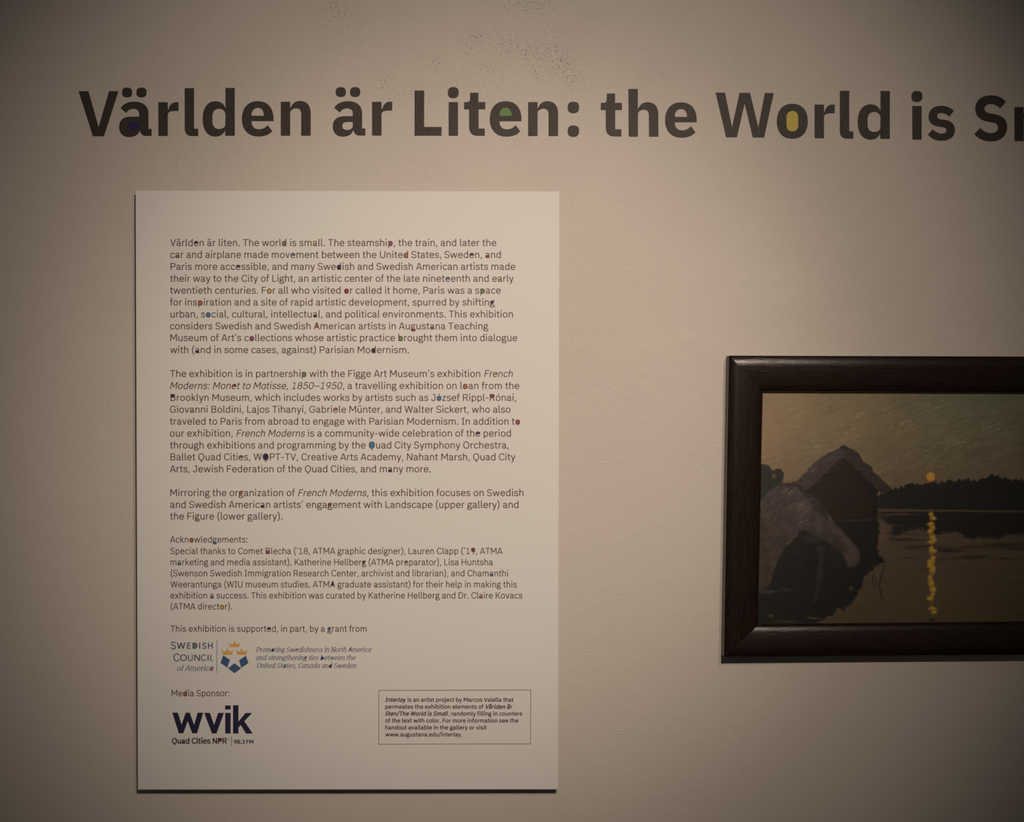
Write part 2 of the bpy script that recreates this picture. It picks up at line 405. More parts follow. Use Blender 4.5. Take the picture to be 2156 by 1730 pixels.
for ch, x, y, lab, fl in [
    ('V', 165.7, 286.6, 'big dark vinyl capital V that starts the headline', None),
    ('ä', 250.8, 285.9, 'big dark vinyl letter ä with its hole filled dark blue', (m_vblue, 'dark blue fill in the hole of the letter')),
    ('r', 333.4, 285.9, 'big dark vinyl letter r after the blue filled ä', None),
    ('l', 388.9, 285.9, 'big dark vinyl letter l in the first word of the headline', None),
    ('d', 426.7, 285.6, 'big dark vinyl letter d in the first word of the headline', None),
    ('e', 509.2, 285.6, 'big dark vinyl letter e in the first word of the headline', None),
    ('n', 591.2, 285.4, 'big dark vinyl letter n ending the first word of the headline', None),
    ('ä', 700.7, 285.0, 'big dark vinyl letter ä with an open hole, starting the second word', None),
    ('r', 783.5, 285.0, 'big dark vinyl letter r ending the short second word, left of the capital L', None),
    ('L', 872.9, 285.4, 'big dark vinyl capital L in the headline', None),
    ('i', 944.7, 285.5, 'big dark vinyl letter i between the capital L and the t', None),
    ('t', 977.3, 285.5, 'big dark vinyl letter t left of the green filled e', None),
    ('e', 1031.2, 285.7, 'big dark vinyl letter e with its hole filled green', (m_vgreen, 'green fill in the hole of the letter')),
    ('n', 1112.1, 286.0, 'big dark vinyl letter n just left of the colon', None),
    (':', 1195.3, 286.6, 'big dark vinyl colon of two dots in the headline', None),
    ('t', 1265.0, 287.1, 'big dark vinyl letter t just right of the colon', None),
    ('h', 1323.3, 287.5, 'big dark vinyl letter h in the headline', None),
    ('e', 1400.3, 288.0, 'big dark vinyl letter e just left of the capital W', None),
    ('W', 1506.8, 289.2, 'big dark vinyl capital W in the headline', None),
    ('o', 1635.6, 290.4, 'big dark vinyl letter o with its hole filled yellow', (m_vyellow, 'yellow fill in the hole of the letter')),
    ('r', 1715.1, 290.8, 'big dark vinyl letter r right of the yellow filled o', None),
    ('l', 1768.3, 291.4, 'big dark vinyl letter l in the word after the capital W', None),
    ('d', 1806.0, 292.0, 'big dark vinyl letter d in the word after the capital W', None),
    ('i', 1920.9, 293.6, 'big dark vinyl letter i near the right edge of the photo', None),
    ('s', 1953.7, 294.3, 'big dark vinyl small letter s left of the capital S', None),
    ('S', 2051.6, 296.0, 'big dark vinyl capital S near the right edge of the photo', None),
    ('m', 2135.9, 296.7, 'big dark vinyl letter m cut off by the right edge of the photo', None),
]:
    vinyl_letter(ch, x, y, lab, fl)

# ------------------------------------------------------------------ PRINT FONT: skeleton strokes, 1000 units to the em, y up
# 'D x0 y0 x1 y1' = diagonal with level ends; 'O cx cy rx ry' = closed bowl; 'P cx cy' = dot; rest = path
G = {
 ' ': (236, []),
 'a': (540, ['M 70 400 C 100 465 165 490 245 490 C 350 490 402 440 402 345 L 402 95 C 402 55 420 36 455 36 L 505 36', 'M 402 283 L 285 283 C 150 283 88 240 88 158 C 88 75 145 28 232 28 C 325 28 402 75 402 165']),
 'b': (581, ['M 121 0 L 121 742', 'M 121 345 C 135 430 195 490 295 490 C 420 490 487 405 487 258 C 487 111 420 26 295 26 C 195 26 135 86 121 171']),
 'c': (511, ['M 455 380 C 425 455 365 490 285 490 C 160 490 92 400 92 258 C 92 116 160 26 285 26 C 368 26 430 66 465 140']),
 'd': (581, ['M 460 0 L 460 742', 'M 460 345 C 446 430 386 490 286 490 C 161 490 94 405 94 258 C 94 111 161 26 286 26 C 386 26 446 86 460 171']),
 'e': (561, ['M 110 266 L 505 266', 'M 478 245 L 478 285 C 478 410 405 490 287 490 C 165 490 92 400 92 258 C 92 116 165 26 295 26 C 375 26 438 60 475 120']),
 'f': (324, ['M 137 0 L 137 630 C 137 690 160 706 215 706 L 312 706', 'M 30 480 L 305 480']),
 'g': (523, ['O 238 338 148 152', 'M 340 440 C 360 480 385 500 430 500 L 500 500', 'M 160 208 C 112 188 95 162 95 128 C 95 92 125 72 180 66 L 330 54 C 430 46 478 12 478 -50 C 478 -125 400 -168 262 -168 C 130 -168 60 -130 60 -64 C 60 -15 95 20 150 45']),
 'h': (571, ['M 121 0 L 121 742', 'M 121 330 C 125 430 190 490 290 490 C 390 490 455 430 455 315 L 455 0']),
 'i': (254, ['M 127 0 L 127 516', 'P 127 690']),
 'j': (254, ['M 127 516 L 127 -110 C 127 -165 105 -184 60 -184 L 5 -184', 'P 127 690']),
 'k': (519, ['M 121 0 L 121 742', 'D 160 225 440 516', 'D 225 300 455 0']),
 'l': (273, ['M 121 742 L 121 95 C 121 55 140 36 175 36 L 238 36']),
 'm': (866, ['M 121 0 L 121 516', 'M 121 330 C 125 430 185 490 275 490 C 375 490 433 430 433 315 L 433 0', 'M 433 330 C 437 430 497 490 587 490 C 687 490 745 430 745 315 L 745 0']),
 'n': (571, ['M 121 0 L 121 516', 'M 121 330 C 125 430 190 490 290 490 C 390 490 455 430 455 315 L 455 0']),
 'o': (572, ['O 286 258 194 232']),
 'p': (581, ['M 121 -180 L 121 516', 'M 121 345 C 135 430 195 490 295 490 C 420 490 487 405 487 258 C 487 111 420 26 295 26 C 195 26 135 86 121 171']),
 'q': (581, ['M 460 -180 L 460 516', 'M 460 345 C 446 430 386 490 286 490 C 161 490 94 405 94 258 C 94 111 161 26 286 26 C 386 26 446 86 460 171']),
 'r': (369, ['M 121 0 L 121 516', 'M 121 290 C 125 420 175 478 265 478 L 338 478']),
 's': (490, ['M 425 410 C 390 465 335 490 250 490 C 150 490 95 445 95 378 C 95 315 135 290 210 278 L 290 265 C 370 252 410 215 410 155 C 410 75 350 26 245 26 C 160 26 95 60 52 125']),
 't': (347, ['M 151 660 L 151 125 C 151 60 175 36 225 36 L 318 36', 'M 30 480 L 315 480']),
 'u': (571, ['M 450 516 L 450 0', 'M 116 516 L 116 200 C 116 85 175 26 275 26 C 375 26 445 90 450 186']),
 'v': (502, ['D 66 516 251 0', 'D 436 516 251 0']),
 'w': (775, ['D 66 516 220 0', 'D 388 516 220 0', 'D 388 516 556 0', 'D 710 516 556 0']),
 'x': (509, ['D 76 516 440 0', 'D 434 516 70 0']),
 'y': (502, ['D 66 516 258 0', 'M 440 516 L 240 -75 C 215 -150 190 -184 140 -184 L 75 -184']),
 'z': (464, ['M 60 480 L 408 480', 'D 372 470 92 46', 'M 55 36 L 412 36']),
 'A': (636, ['D 292 698 62 0', 'D 344 698 574 0', 'M 150 205 L 486 205']),
 'B': (652, ['M 121 0 L 121 698', 'M 121 662 L 350 662 C 455 662 508 610 508 520 C 508 425 455 372 350 372 L 121 372', 'M 350 372 C 480 372 543 310 543 205 C 543 95 480 36 360 36 L 121 36']),
 'C': (640, ['M 578 520 C 540 620 465 672 360 672 C 190 672 95 550 95 349 C 95 148 190 26 360 26 C 470 26 545 85 588 180']),
 'D': (683, ['M 121 0 L 121 698', 'M 121 662 L 310 662 C 490 662 585 550 585 349 C 585 148 490 36 310 36 L 121 36']),
 'E': (582, ['M 121 0 L 121 698', 'M 121 662 L 520 662', 'M 121 366 L 490 366', 'M 121 36 L 525 36']),
 'F': (555, ['M 121 0 L 121 698', 'M 121 662 L 515 662', 'M 121 345 L 475 345']),
 'G': (697, ['M 590 525 C 550 625 470 672 365 672 C 195 672 95 550 95 349 C 95 148 190 26 350 26 C 470 26 590 95 590 240 L 590 335', 'M 390 330 L 632 330']),
 'H': (710, ['M 121 0 L 121 698', 'M 589 0 L 589 698', 'M 121 362 L 589 362']),
 'I': (371, ['M 185 0 L 185 698', 'M 60 662 L 311 662', 'M 60 36 L 311 36']),
 'J': (532, ['M 200 662 L 400 662 L 400 215 C 400 95 340 26 230 26 C 140 26 80 75 58 175']),
 'K': (645, ['M 121 0 L 121 698', 'D 165 270 560 698', 'D 250 400 580 0']),
 'L': (520, ['M 121 0 L 121 698', 'M 121 36 L 485 36']),
 'M': (829, ['M 121 0 L 121 698', 'M 708 0 L 708 698', 'D 138 698 414 190', 'D 691 698 414 190']),
 'N': (708, ['M 121 0 L 121 698', 'M 587 0 L 587 698', 'D 140 698 568 0']),
 'O': (713, ['O 356 349 261 323']),
 'P': (615, ['M 121 0 L 121 698', 'M 121 662 L 350 662 C 475 662 535 600 535 488 C 535 375 475 312 350 312 L 121 312']),
 'Q': (713, ['O 356 349 261 323', 'M 356 26 L 356 -75 C 356 -112 375 -125 405 -125 L 470 -125']),
 'R': (645, ['M 121 0 L 121 698', 'M 121 662 L 350 662 C 475 662 532 600 532 498 C 532 390 475 330 350 330 L 121 330', 'D 365 330 555 0']),
 'S': (586, ['M 515 560 C 470 635 400 672 300 672 C 170 672 95 605 95 505 C 95 415 150 375 250 355 L 340 338 C 440 318 500 270 500 180 C 500 80 425 26 300 26 C 190 26 105 70 50 155']),
 'T': (576, ['M 288 0 L 288 698', 'M 30 662 L 546 662']),
 'U': (682, ['M 117 698 L 117 240 C 117 95 195 26 341 26 C 487 26 565 95 565 240 L 565 698']),
 'V': (600, ['D 62 698 300 0', 'D 538 698 300 0']),
 'W': (905, ['D 70 698 245 0', 'D 452 698 245 0', 'D 452 698 659 0', 'D 835 698 659 0']),
 '0': (600, ['O 300 349 205 323']),
 '1': (600, ['M 110 590 C 190 590 260 610 318 662 L 318 0', 'M 105 36 L 515 36']),
 '3': (600, ['M 85 590 C 140 645 200 672 290 672 C 410 672 480 610 480 520 C 480 430 410 375 250 372', 'M 250 372 C 430 372 510 300 510 200 C 510 90 425 26 290 26 C 190 26 120 60 65 130']),
 '5': (600, ['M 500 662 L 155 662 L 138 345 C 180 405 240 430 310 430 C 430 430 510 350 510 228 C 510 100 430 26 290 26 C 195 26 125 65 80 140']),
 '8': (600, ['O 300 515 170 157', 'O 300 197 208 171']),
 '9': (600, ['O 298 470 205 202', 'M 500 450 C 490 280 380 120 225 0']),
 '.': (262, ['P 131 48']), ',': (262, ['M 150 100 L 138 20 L 92 -110']), ':': (290, ['P 145 48', 'P 145 440']),
 '’': (230, ['M 132 742 L 122 650 L 85 545']),
 '(': (337, ['M 275 790 C 160 650 112 490 112 325 C 112 160 160 0 275 -145']),
 ')': (337, ['M 62 790 C 177 650 225 490 225 325 C 225 160 177 0 62 -145']),
 '-': (400, ['M 60 285 L 340 285']), '–': (600, ['M 20 285 L 580 285']), '/': (390, ['D 330 770 60 -80']),
}
G['ä'] = (540, G['a'][1] + ['P 155 690', 'P 345 690'])
G['ó'] = (572, G['o'][1] + ['M 255 590 L 365 750'])
G['ü'] = (571, G['u'][1] + ['P 185 690', 'P 385 690'])
ITAL = {'a': (545, G['d'][1][1:] + ['M 460 516 L 460 0'])}
SCRIPT_I = {'a': (560, G['d'][1][1:] + ['M 460 516 L 440 80 C 440 36 470 26 530 60'])}
CNT = {  # counters that can be filled: lower-case marker = upper/only one, capital marker = lower one
 'a': 'M 402 283 L 285 283 C 150 283 88 240 88 158 C 88 75 145 28 232 28 C 325 28 402 75 402 165 Z',
 'e': 'M 92 266 L 478 266 L 478 285 C 478 410 405 490 287 490 C 165 490 92 400 92 266 Z',
 'o': 'O 286 258 194 232', 'ó': 'O 286 258 194 232',
 'd': 'M 460 345 C 446 430 386 490 286 490 C 161 490 94 405 94 258 C 94 111 161 26 286 26 C 386 26 446 86 460 171 Z',
 'b': 'M 121 345 C 135 430 195 490 295 490 C 420 490 487 405 487 258 C 487 111 420 26 295 26 C 195 26 135 86 121 171 Z',
 'g': 'O 238 338 148 152', 'g2': 'M 150 45 L 330 54 C 430 46 478 12 478 -50 C 478 -125 400 -168 262 -168 C 130 -168 60 -130 60 -64 C 60 -15 95 20 150 45 Z',
 'A': 'M 318 640 L 170 205 L 466 205 Z', 'Q': 'O 356 349 261 323', '9': 'O 298 470 205 202', '0': 'O 300 349 205 323',
 'B': 'M 121 662 L 350 662 C 455 662 508 610 508 520 C 508 425 455 372 350 372 L 121 372 Z',
 'B2': 'M 121 372 L 350 372 C 480 372 543 310 543 205 C 543 95 480 36 360 36 L 121 36 Z',
 'R': 'M 121 662 L 350 662 C 475 662 532 600 532 498 C 532 390 475 330 350 330 L 121 330 Z',
 'P': 'M 121 662 L 350 662 C 475 662 535 600 535 488 C 535 375 475 312 350 312 L 121 312 Z',
 'D': 'M 121 662 L 310 662 C 490 662 585 550 585 349 C 585 148 490 36 310 36 L 121 36 Z',
}
CNT['p'] = CNT['b']

def strip(pts, closed, wv, wh, V, F):
    """ribbon along a centre line; thick where it runs upright (wv), thinner where it runs level (wh)"""
    n = len(pts); base = len(V)
    for k in range(n):
        if closed: a, b_ = pts[k - 1], pts[(k + 1) % n]; p = pts[k]
        else: a, b_ = pts[max(k - 1, 0)], pts[min(k + 1, n - 1)]; p = pts[k]
        d1 = (p[0] - a[0], p[1] - a[1]); d2 = (b_[0] - p[0], b_[1] - p[1])
        l1 = math.hypot(*d1); l2 = math.hypot(*d2)
        if l1 < 1e-6: d1, l1 = d2, l2
        if l2 < 1e-6: d2, l2 = d1, l1
        u1 = (d1[0] / l1, d1[1] / l1); u2 = (d2[0] / l2, d2[1] / l2)
        t = (u1[0] + u2[0], u1[1] + u2[1]); lt = math.hypot(*t) or 1; t = (t[0] / lt, t[1] / lt)
        w = 0.5 * math.sqrt((wv * t[1]) ** 2 + (wh * t[0]) ** 2)
        cosh = max(0.55, t[0] * u1[0] + t[1] * u1[1]); w /= cosh
        nx_, ny_ = -t[1] * w, t[0] * w
        V.append((p[0] + nx_, p[1] + ny_)); V.append((p[0] - nx_, p[1] - ny_))
    m = n if closed else n - 1
    for k in range(m):
        a = base + 2 * k; b_ = base + 2 * ((k + 1) % n)
        F.append((a, a + 1, b_ + 1, b_))

_cache = {}
def glyph(ch, wv, wh, style):
    """-> verts2d, faces, advance"""
    key = (ch, wv, wh, style)  # third coordinate = layer of the part, so overlaps never share a plane
    if key in _cache: return _cache[key]
    src = G
    if style == 'i' and ch in ITAL: src = ITAL
    if style == 's' and ch in SCRIPT_I: src = SCRIPT_I
    adv, parts = src[ch]
    V, F = [], []
    for lay, p in enumerate(parts):
        lay0 = len(V)
        if p[0] == 'O':
            c = [float(t) for t in p.split()[1:]]
            strip(squircle(*c, e=2.25, n=30), True, wv, wh, V, F)
        elif p[0] == 'P':
            c = [float(t) for t in p.split()[1:]]; r = wv * 0.68
            y = c[1] if c[1] > 300 and c[1] != 48 else c[1]
            q = squircle(c[0], y, r, r, 2.8, 12); b0 = len(V); V += q; F.append(tuple(range(b0, b0 + 12)))
        elif p[0] == 'D':
            xa, ya, xb, yb = [float(t) for t in p.split()[1:]]
            L_ = math.hypot(xb - xa, yb - ya); hw = 0.5 * wv * 0.97 * L_ / abs(yb - ya)
            b0 = len(V); V += [(xa - hw, ya), (xa + hw, ya), (xb + hw, yb), (xb - hw, yb)]; F.append((b0, b0 + 1, b0 + 2, b0 + 3))
        else:
            for pts, cl in parse(p, 7):
                strip(pts, cl, wv, wh, V, F)
                if style == 's' and ch not in 'gs':
                    for (pt, nb) in ((pts[0], pts[1]), (pts[-1], pts[-2])):
                        if abs(pt[0] - nb[0]) < 25 and abs(pt[1] - nb[1]) > 60 and pt[1] in (0, 698, 742, 516, -180):
                            cap = ch.isupper()
                            lx = 120 if (pt[1] > 300 or cap or pt[1] < 0) else 50
                            rx_ = 125 if (pt[1] <= 0 or cap) else 40
                            yy = pt[1] - 18 if pt[1] > 0 else pt[1] + 18
                            b0 = len(V); V += [(pt[0] - lx, yy - 25), (pt[0] + rx_, yy - 25), (pt[0] + rx_, yy + 25), (pt[0] - lx, yy + 25)]
                            F.append((b0, b0 + 1, b0 + 2, b0 + 3))
        for q in range(lay0, len(V)): V[q] = (V[q][0], V[q][1], (lay + (0.4 if style == 's' and (q - lay0) % 8 > 3 else 0)) * 0.00003)
    _cache[key] = (V, F, adv); return _cache[key]

def counter_poly(key):
    s = CNT[key]
    if s[0] == 'O':
        return squircle(*[float(t) for t in s.split()[1:]], e=2.25, n=24)
    return parse(s, 6)[0][0]

T_B = 28 * S                  # the panel face stands 19 mm proud
PANEL = None
def face_pt(px, py, lift=0.0): return wp(px, py, T_B + lift)
LINKS = []
def text_line(txt, x0, x1, y, wv=92, wh=78, mat=None, style='r', slant=0.0, parent=None, org=None, size=None,
              name='text_line', label=None, track=0, y1=None, condense=None, bold_i=False):
    """lay a string out between x0 and x1 (photo px) on baseline y. '*' toggles italics, '~c' fills the next letter's counter"""
    mat = mat or m_ink
    y1 = y if y1 is None else y1
    items = []; pen = 0; it = False; i = 0; fill = None
    while i < len(txt):
        c = txt[i]
        if c == '*':
            it = not it; i += 1; pen += 0 if it or i < 2 else (70 if bold_i else 20)
            continue
        if c == '~': fill = txt[i + 1]; i += 2; continue
        st = 'i' if (it and style == 'r') else style
        bk = 1.15 if (it and bold_i) else 1.0
        V, F, adv = glyph(c, wv * bk, wh * bk, st)
        k = 0.955 if it and not bold_i else 1.0
        items.append((c, pen, it, V, F, fill, k)); fill = None
        pen += (adv + track) * k; i += 1
    xs = [pen_ + v[0] * k for (_, pen_, it_, V, _, _, k) in items for v in V]
    lo, hi = min(xs), max(xs)
    s = (x1 - x0) / (hi - lo)
    sy = (size / 1000.0) if size else s
    LINKS.append((txt[:20], round(s * 1000, 2)))
    VV, FF, fills = [], [], []
    def place(u, v, pen_, it_, k, lift):
        sl = slant if not it_ else slant + 0.21
        X = x0 + (pen_ + u * k - lo + v * sl) * s
        f = (X - x0) / (x1 - x0)
        return face_pt(X, y + (y1 - y) * f - v * sy, lift)
    for n_, (c, pen_, it_, V, F, fl, k) in enumerate(items):
        b0 = len(VV)
        for (u, v, w) in V: VV.append(place(u, v, pen_, it_, k, 0.00022 + w))
        FF += [tuple(b0 + q for q in f) for f in F]
        if fl:
            key = c + ('2' if fl.isupper() and c in 'gB' else '')
            if c == 'a' and ((it_ and style == 'r' and not bold_i) or style == 's'): key = 'd'
            if key not in CNT: key = c
            poly = counter_poly(key); pts = [place(u, v, pen_, it_, k, 0.0001) for u, v in poly]
            tris = tessellate_polygon([[Vector((u, v, 0)) for u, v in poly]])
            fills.append((fl.lower(), pts, [tuple(t) for t in tris], c))
    o = mesh_obj(name, VV, FF, mat, parent, org)
    if label: o['label'] = label
    for fl, pts, tris, c in fills:
        q = mesh_obj('counter_fill', pts, tris, FILL[fl], o, org)
        q['label'] = FILL_WORD[fl] + ' fill in the hole of the letter ' + c
    return o

# ------------------------------------------------------------------ the PANEL
PC = [(285.0, 401.0), (1178.0, 402.5), (1175.2, 1661.8), (289.8, 1662.4)]   # face corners TL TR BR BL as seen
PANEL = empty('information_panel', wp(732, 1661))
PO = tuple(PANEL.location)
tag(PANEL, 'tall white mounted text panel printed with paragraphs and sponsor logos', 'panel')
def quad_pt(C, s, t, h):
    (x0_, y0_), (x1_, y1_), (x2_, y2_), (x3_, y3_) = C
    X = (1 - t) * ((1 - s) * x0_ + s * x1_) + t * ((1 - s) * x3_ + s * x2_)
    Y = (1 - t) * ((1 - s) * y0_ + s * y1_) + t * ((1 - s) * y3_ + s * y2_)
    return X, Y
def slab_board(C, hf, hb, mat, name, parent, org, r=0.0025):
    """board: bevelled front edge, square sides"""
    e = 1.2
    ins = [(C[0][0] + e, C[0][1] + e), (C[1][0] - e, C[1][1] + e), (C[2][0] - e, C[2][1] - e), (C[3][0] + e, C[3][1] - e)]
    V = [wp(x, y, hf) for x, y in ins]
    V += [(p[0], p[1] + 0.0006, p[2]) for p in [wp(x, y, hf) for x, y in C]]
    V += [(p[0], -hb, p[2]) for p in [wp(x, y, hf) for x, y in C]]
    F = [(0, 3, 2, 1)]
    for k in range(4):
        a, b_ = k, (k + 1) % 4
        F.append((a, b_, b_ + 4, a + 4)); F.append((a + 4, b_ + 4, b_ + 8, a + 8))
    F.append((8, 9, 10, 11))
    return mesh_obj(name, V, F, mat, parent, org)
slab_board(PC, T_B, 0.0165, m_board, 'face_sheet', PANEL, PO)
slab_board([(x + dx, y + dy) for (x, y), (dx, dy) in zip(PC, [(1, 1), (-1, 1), (-1, -1), (1, -1)])], 0.0164, 0.0016, m_core, 'backing_board', PANEL, PO)['label'] = 'dark backing edge of the panel'

P = dict(parent=PANEL, org=PO)
rows = [
 ('Värld~ven är liten. The worl~gd is sm~yall. The steamshi~pp, the train, and later the', 358.6, 1045, 517.8),
 ('c~gar and airplane made mov~bement between the Unite~od States, Swed~ken, ~rand', 358.4, 1054.5, 542.9),
 ('Paris more acc~kessible, and many Swe~ndish and Swedish American artists made', 359.2, 1085, 567.9),
 ('their way to the City of Light, an artistic center of the late ninet~beenth and e~yarly', 358.2, 1081.4, 593.0),
 ('twentieth centuries. F~yor all who visited ~ror called it home, Paris was a s~gpace', 358.2, 1054.3, 618.0),
 ('for ins~opiration and a site of rapid artistic development, spurred by shiftin~ng', 358.0, 1041.9, 643.0),
 ('urban, s~bocial, cultural, intellectu~kal, and political environments. This exhibition', 358.9, 1080, 668.1),
 ('considers Swedish and Swedish ~oAmerican artists in Au~Rgust~pana Teaching', 358.0, 1028.3, 693.2),
 ('Museum of Art’s c~pollections whose artistic practice ~gbrought them into dialogue', 358.6, 1089.2, 717.9),
 ('with (~nand in some cases, against) Parisian Mo~kdernism.', 358.2, 861, 743.2),
 ('The exhibition is in partnershi~gp with the Figge Art Museum’s exhibition *Fr~yench*', 358.0, 1078.4, 793.4),
 ('*Moderns: Mon~ret to Matisse, 1850–1950*, a travelling exhibition on l~ooan from the', 358.0, 1093.5, 818.7),
 ('~kBrooklyn Museum, which includes works by artists such as J~bózsef Rippl-~rRónai,', 358.9, 1087, 843.7),
 ('Giov~yanni Boldini, Lajos Tihanyi, Gabri~oele Münter, and Walter Sickert, who also', 358.0, 1075, 868.6),
 ('traveled to Paris from abroad to engage with Parisian Modernism. In addition t~po', 357.8, 1095, 893.7),
 ('our exhibition, *French Moderns* is a community-wide celebration of th~ne period', 357.8, 1075.8, 918.8),
 ('through exhibitions and programming by the ~bQuad City Symphony Orchestra,', 358.0, 1071, 943.8),
 ('Ballet Quad Citi~ges, W~nQPT-TV, Creative Arts Academy, Nahant Marsh, Quad City', 358.9, 1085, 968.7),
 ('Arts, Jewish Federation of the Quad Cities, and m~kany more.', 357.8, 907, 993.9),
 ('Mirroring the or~oganization of *French Moderns*, this exhibition focuses on Swedish', 358.6, 1102.2, 1044.0),
 ('and Swedish Americ~nan artists’ enga~rgement with Landscape (upper gallery) and', 358.2, 1091.6, 1069.0),
 ('the Fi~Ygure (lower gallery).', 358.2, 594.5, 1093.4),
 ('Ackn~oowled~Bgements:', 358.2, 521.2, 1141.8),
 ('Special thanks to Comet ~PBlecha (’18, ATMA graphic designer), Lauren Clapp (’1~r9, ATMA', 358.4, 1058, 1166.1),
 ('m~barketing and media assistant), Katherine Hellber~kg (ATMA pr~geparator), Lisa Huntsha', 358.8, 1037.8, 1189.6),
 ('(Swenson Swedish Immigration Research Center, archivist and librarian), and Cham~banthi', 359.3, 1069.7, 1212.9),
 ('Weerantunga (WIU museum studies, ATM~kA graduate ~yassistant) for their help in making this', 359.0, 1088.3, 1236.3),
 ('exhibition ~pa success. This exhibition was curated by Katherine Hellberg and Dr. Cl~oaire Kovacs', 358.8, 1099.8, 1259.6),
 ('(ATMA direct~yor).', 359.5, 488.6, 1282.8),
 ('This exhibition is support~ved, in part, by a ~bgrant from', 359.2, 771.9, 1329.6),
 ('Me~odia Sponsor:', 361.3, 483.1, 1465.3),
]
for k, (t, a, c, y) in enumerate(rows):
    sz = 20.6 if k < 22 else 18.9
    text_line(t, a, c, y, size=sz, **P)

# grant giver's logo: slate lettering, rule, three gold crowns, three blue lozenges, motto
def box_letters(items, wv, wh, mat, name):
    V2, F2 = [], []; fl_list = []
    for ch, xa, xb, ya, yb, fl in items:
        V, F, adv = glyph(ch, wv, wh, 'r')
        us = [v[0] for v in V]; vs = [v[1] for v in V]
        u0, u1, v0, v1 = min(us), max(us), min(vs), max(vs)
        m = lambda u, v, lf: face_pt(340 + (xa + (u - u0) / (u1 - u0) * (xb - xa)) / 9.8, 1300 + (yb - (v - v0) / (v1 - v0) * (yb - ya)) / 9.8, lf)
        b0 = len(V2); V2 += [m(u, v, .00022 + w) for u, v, w in V]; F2 += [tuple(b0 + q for q in f) for f in F]
        if fl:
            poly = counter_poly(ch); fl_list.append((fl, [m(u, v, .0001) for u, v in poly], [tuple(t) for t in tessellate_polygon([[Vector((u, v, 0)) for u, v in poly]])], ch))
    o = mesh_obj(name, V2, F2, mat, PANEL, PO)
    for fl, pts, tr, ch in fl_list:
        q = mesh_obj('counter_fill', pts, tr, FILL[fl], o, PO); q['label'] = FILL_WORD[fl] + ' fill in the hole of the letter ' + ch
    return o
for name_, wv_, items_ in [('S', 100, [('S', 192, 296, 490, 655, None)]),
        ('WED', 132, [('W', 316, 492, 514, 640, None), ('E', 526, 602, 514, 640, None), ('D', 638, 742, 514, 640, 'g')]),
        ('SH', 128, [('S', 842, 926, 510, 645, None), ('H', 960, 1058, 514, 640, None)]),
        ('C', 92, [('C', 246, 380, 738, 902, None)]),
        ('OUC', 106, [('O', 386, 524, 756, 892, None), ('U', 545, 645, 762, 892, None), ('C', 816, 922, 756, 892, None)]),
        ('N', 108, [('N', 678, 797, 762, 888, None)]), ('L', 150, [('L', 1008, 1066, 762, 888, None)])]:
    box_letters(items_, wv_, wv_ * (.55 if name_ == 'L' else .88), m_inkslate, 'logo_lettering')
def poly_part(name, polys, mat, sc, ox, oy, parent=PANEL, label=None, lift=.0002):
    V, F = [], []
    for d in polys:
        pts = parse(d, 6)[0][0] if isinstance(d, str) else d
        b0 = len(V); V += [face_pt(ox + u / sc, oy + v / sc, lift) for u, v in pts]
        F += [tuple(b0 + q for q in t) for t in tessellate_polygon([[Vector((u, v, 0)) for u, v in pts]])]
    o = mesh_obj(name, V, F, mat, parent, PO)
    if label: o['label'] = label
    return o
def rect(a, b_, c, d): return [(a, b_), (c, b_), (c, d), (a, d)]
poly_part('logo_lettering', [rect(776, 514, 800, 640), rect(950, 762, 974, 888)], m_inkslate, 9.8, 340, 1300)
text_line('of Americ~oa', 372.2, 448.5, 1411.8, 96, 50, m_inkslate, 's', 0.26, size=16.6, name='logo_lettering', **P)
poly_part('divider_rule', [rect(1140, 458, 1150, 1140)], m_inkslate, 9.8, 340, 1300, label='thin upright slate rule beside the crowns')
for d in ['M 1375 472 C 1395 525 1425 548 1455 545 C 1482 535 1500 500 1507 440 C 1514 500 1534 535 1562 545 C 1592 548 1618 525 1637 478 L 1600 606 L 1415 606 Z',
          'M 1230 632 C 1250 680 1280 702 1308 698 C 1335 690 1353 655 1360 598 C 1367 655 1385 690 1412 698 C 1442 700 1468 680 1488 638 L 1455 766 L 1270 766 Z',
          'M 1524 632 C 1544 680 1574 702 1600 698 C 1627 690 1645 655 1652 598 C 1659 655 1677 690 1704 698 C 1734 700 1760 680 1782 636 L 1744 766 L 1562 766 Z']:
    poly_part('crown', [d], m_inkgold, 9.8, 340, 1300, label='small gold crown')
for d in ['M 1272 775 L 1413 870 L 1357 1032 L 1218 932 Z', 'M 1742 782 L 1795 935 L 1648 1035 L 1600 878 Z', 'M 1507 940 L 1643 1043 L 1507 1145 L 1372 1043 Z']:
    poly_part('lozenge', [d], m_inkblue, 9.8, 340, 1300, label='deep blue lozenge below the crowns')
for t, a, c, y in [('Prom~koting Sw~oedishness in North ~pAmerica', 538.6, 780.8, 1372.1), ('and strengthenin~rg ties ~nbetween the', 538.6, 747.5, 1389.0),
                   ('United St~gates, Canada an~kd Sw~yeden', 539.5, 750.1, 1405.8)]:
    text_line(t, a, c, y, 104, 52, m_inkslate, 's', 0.26, size=14.6, **P)
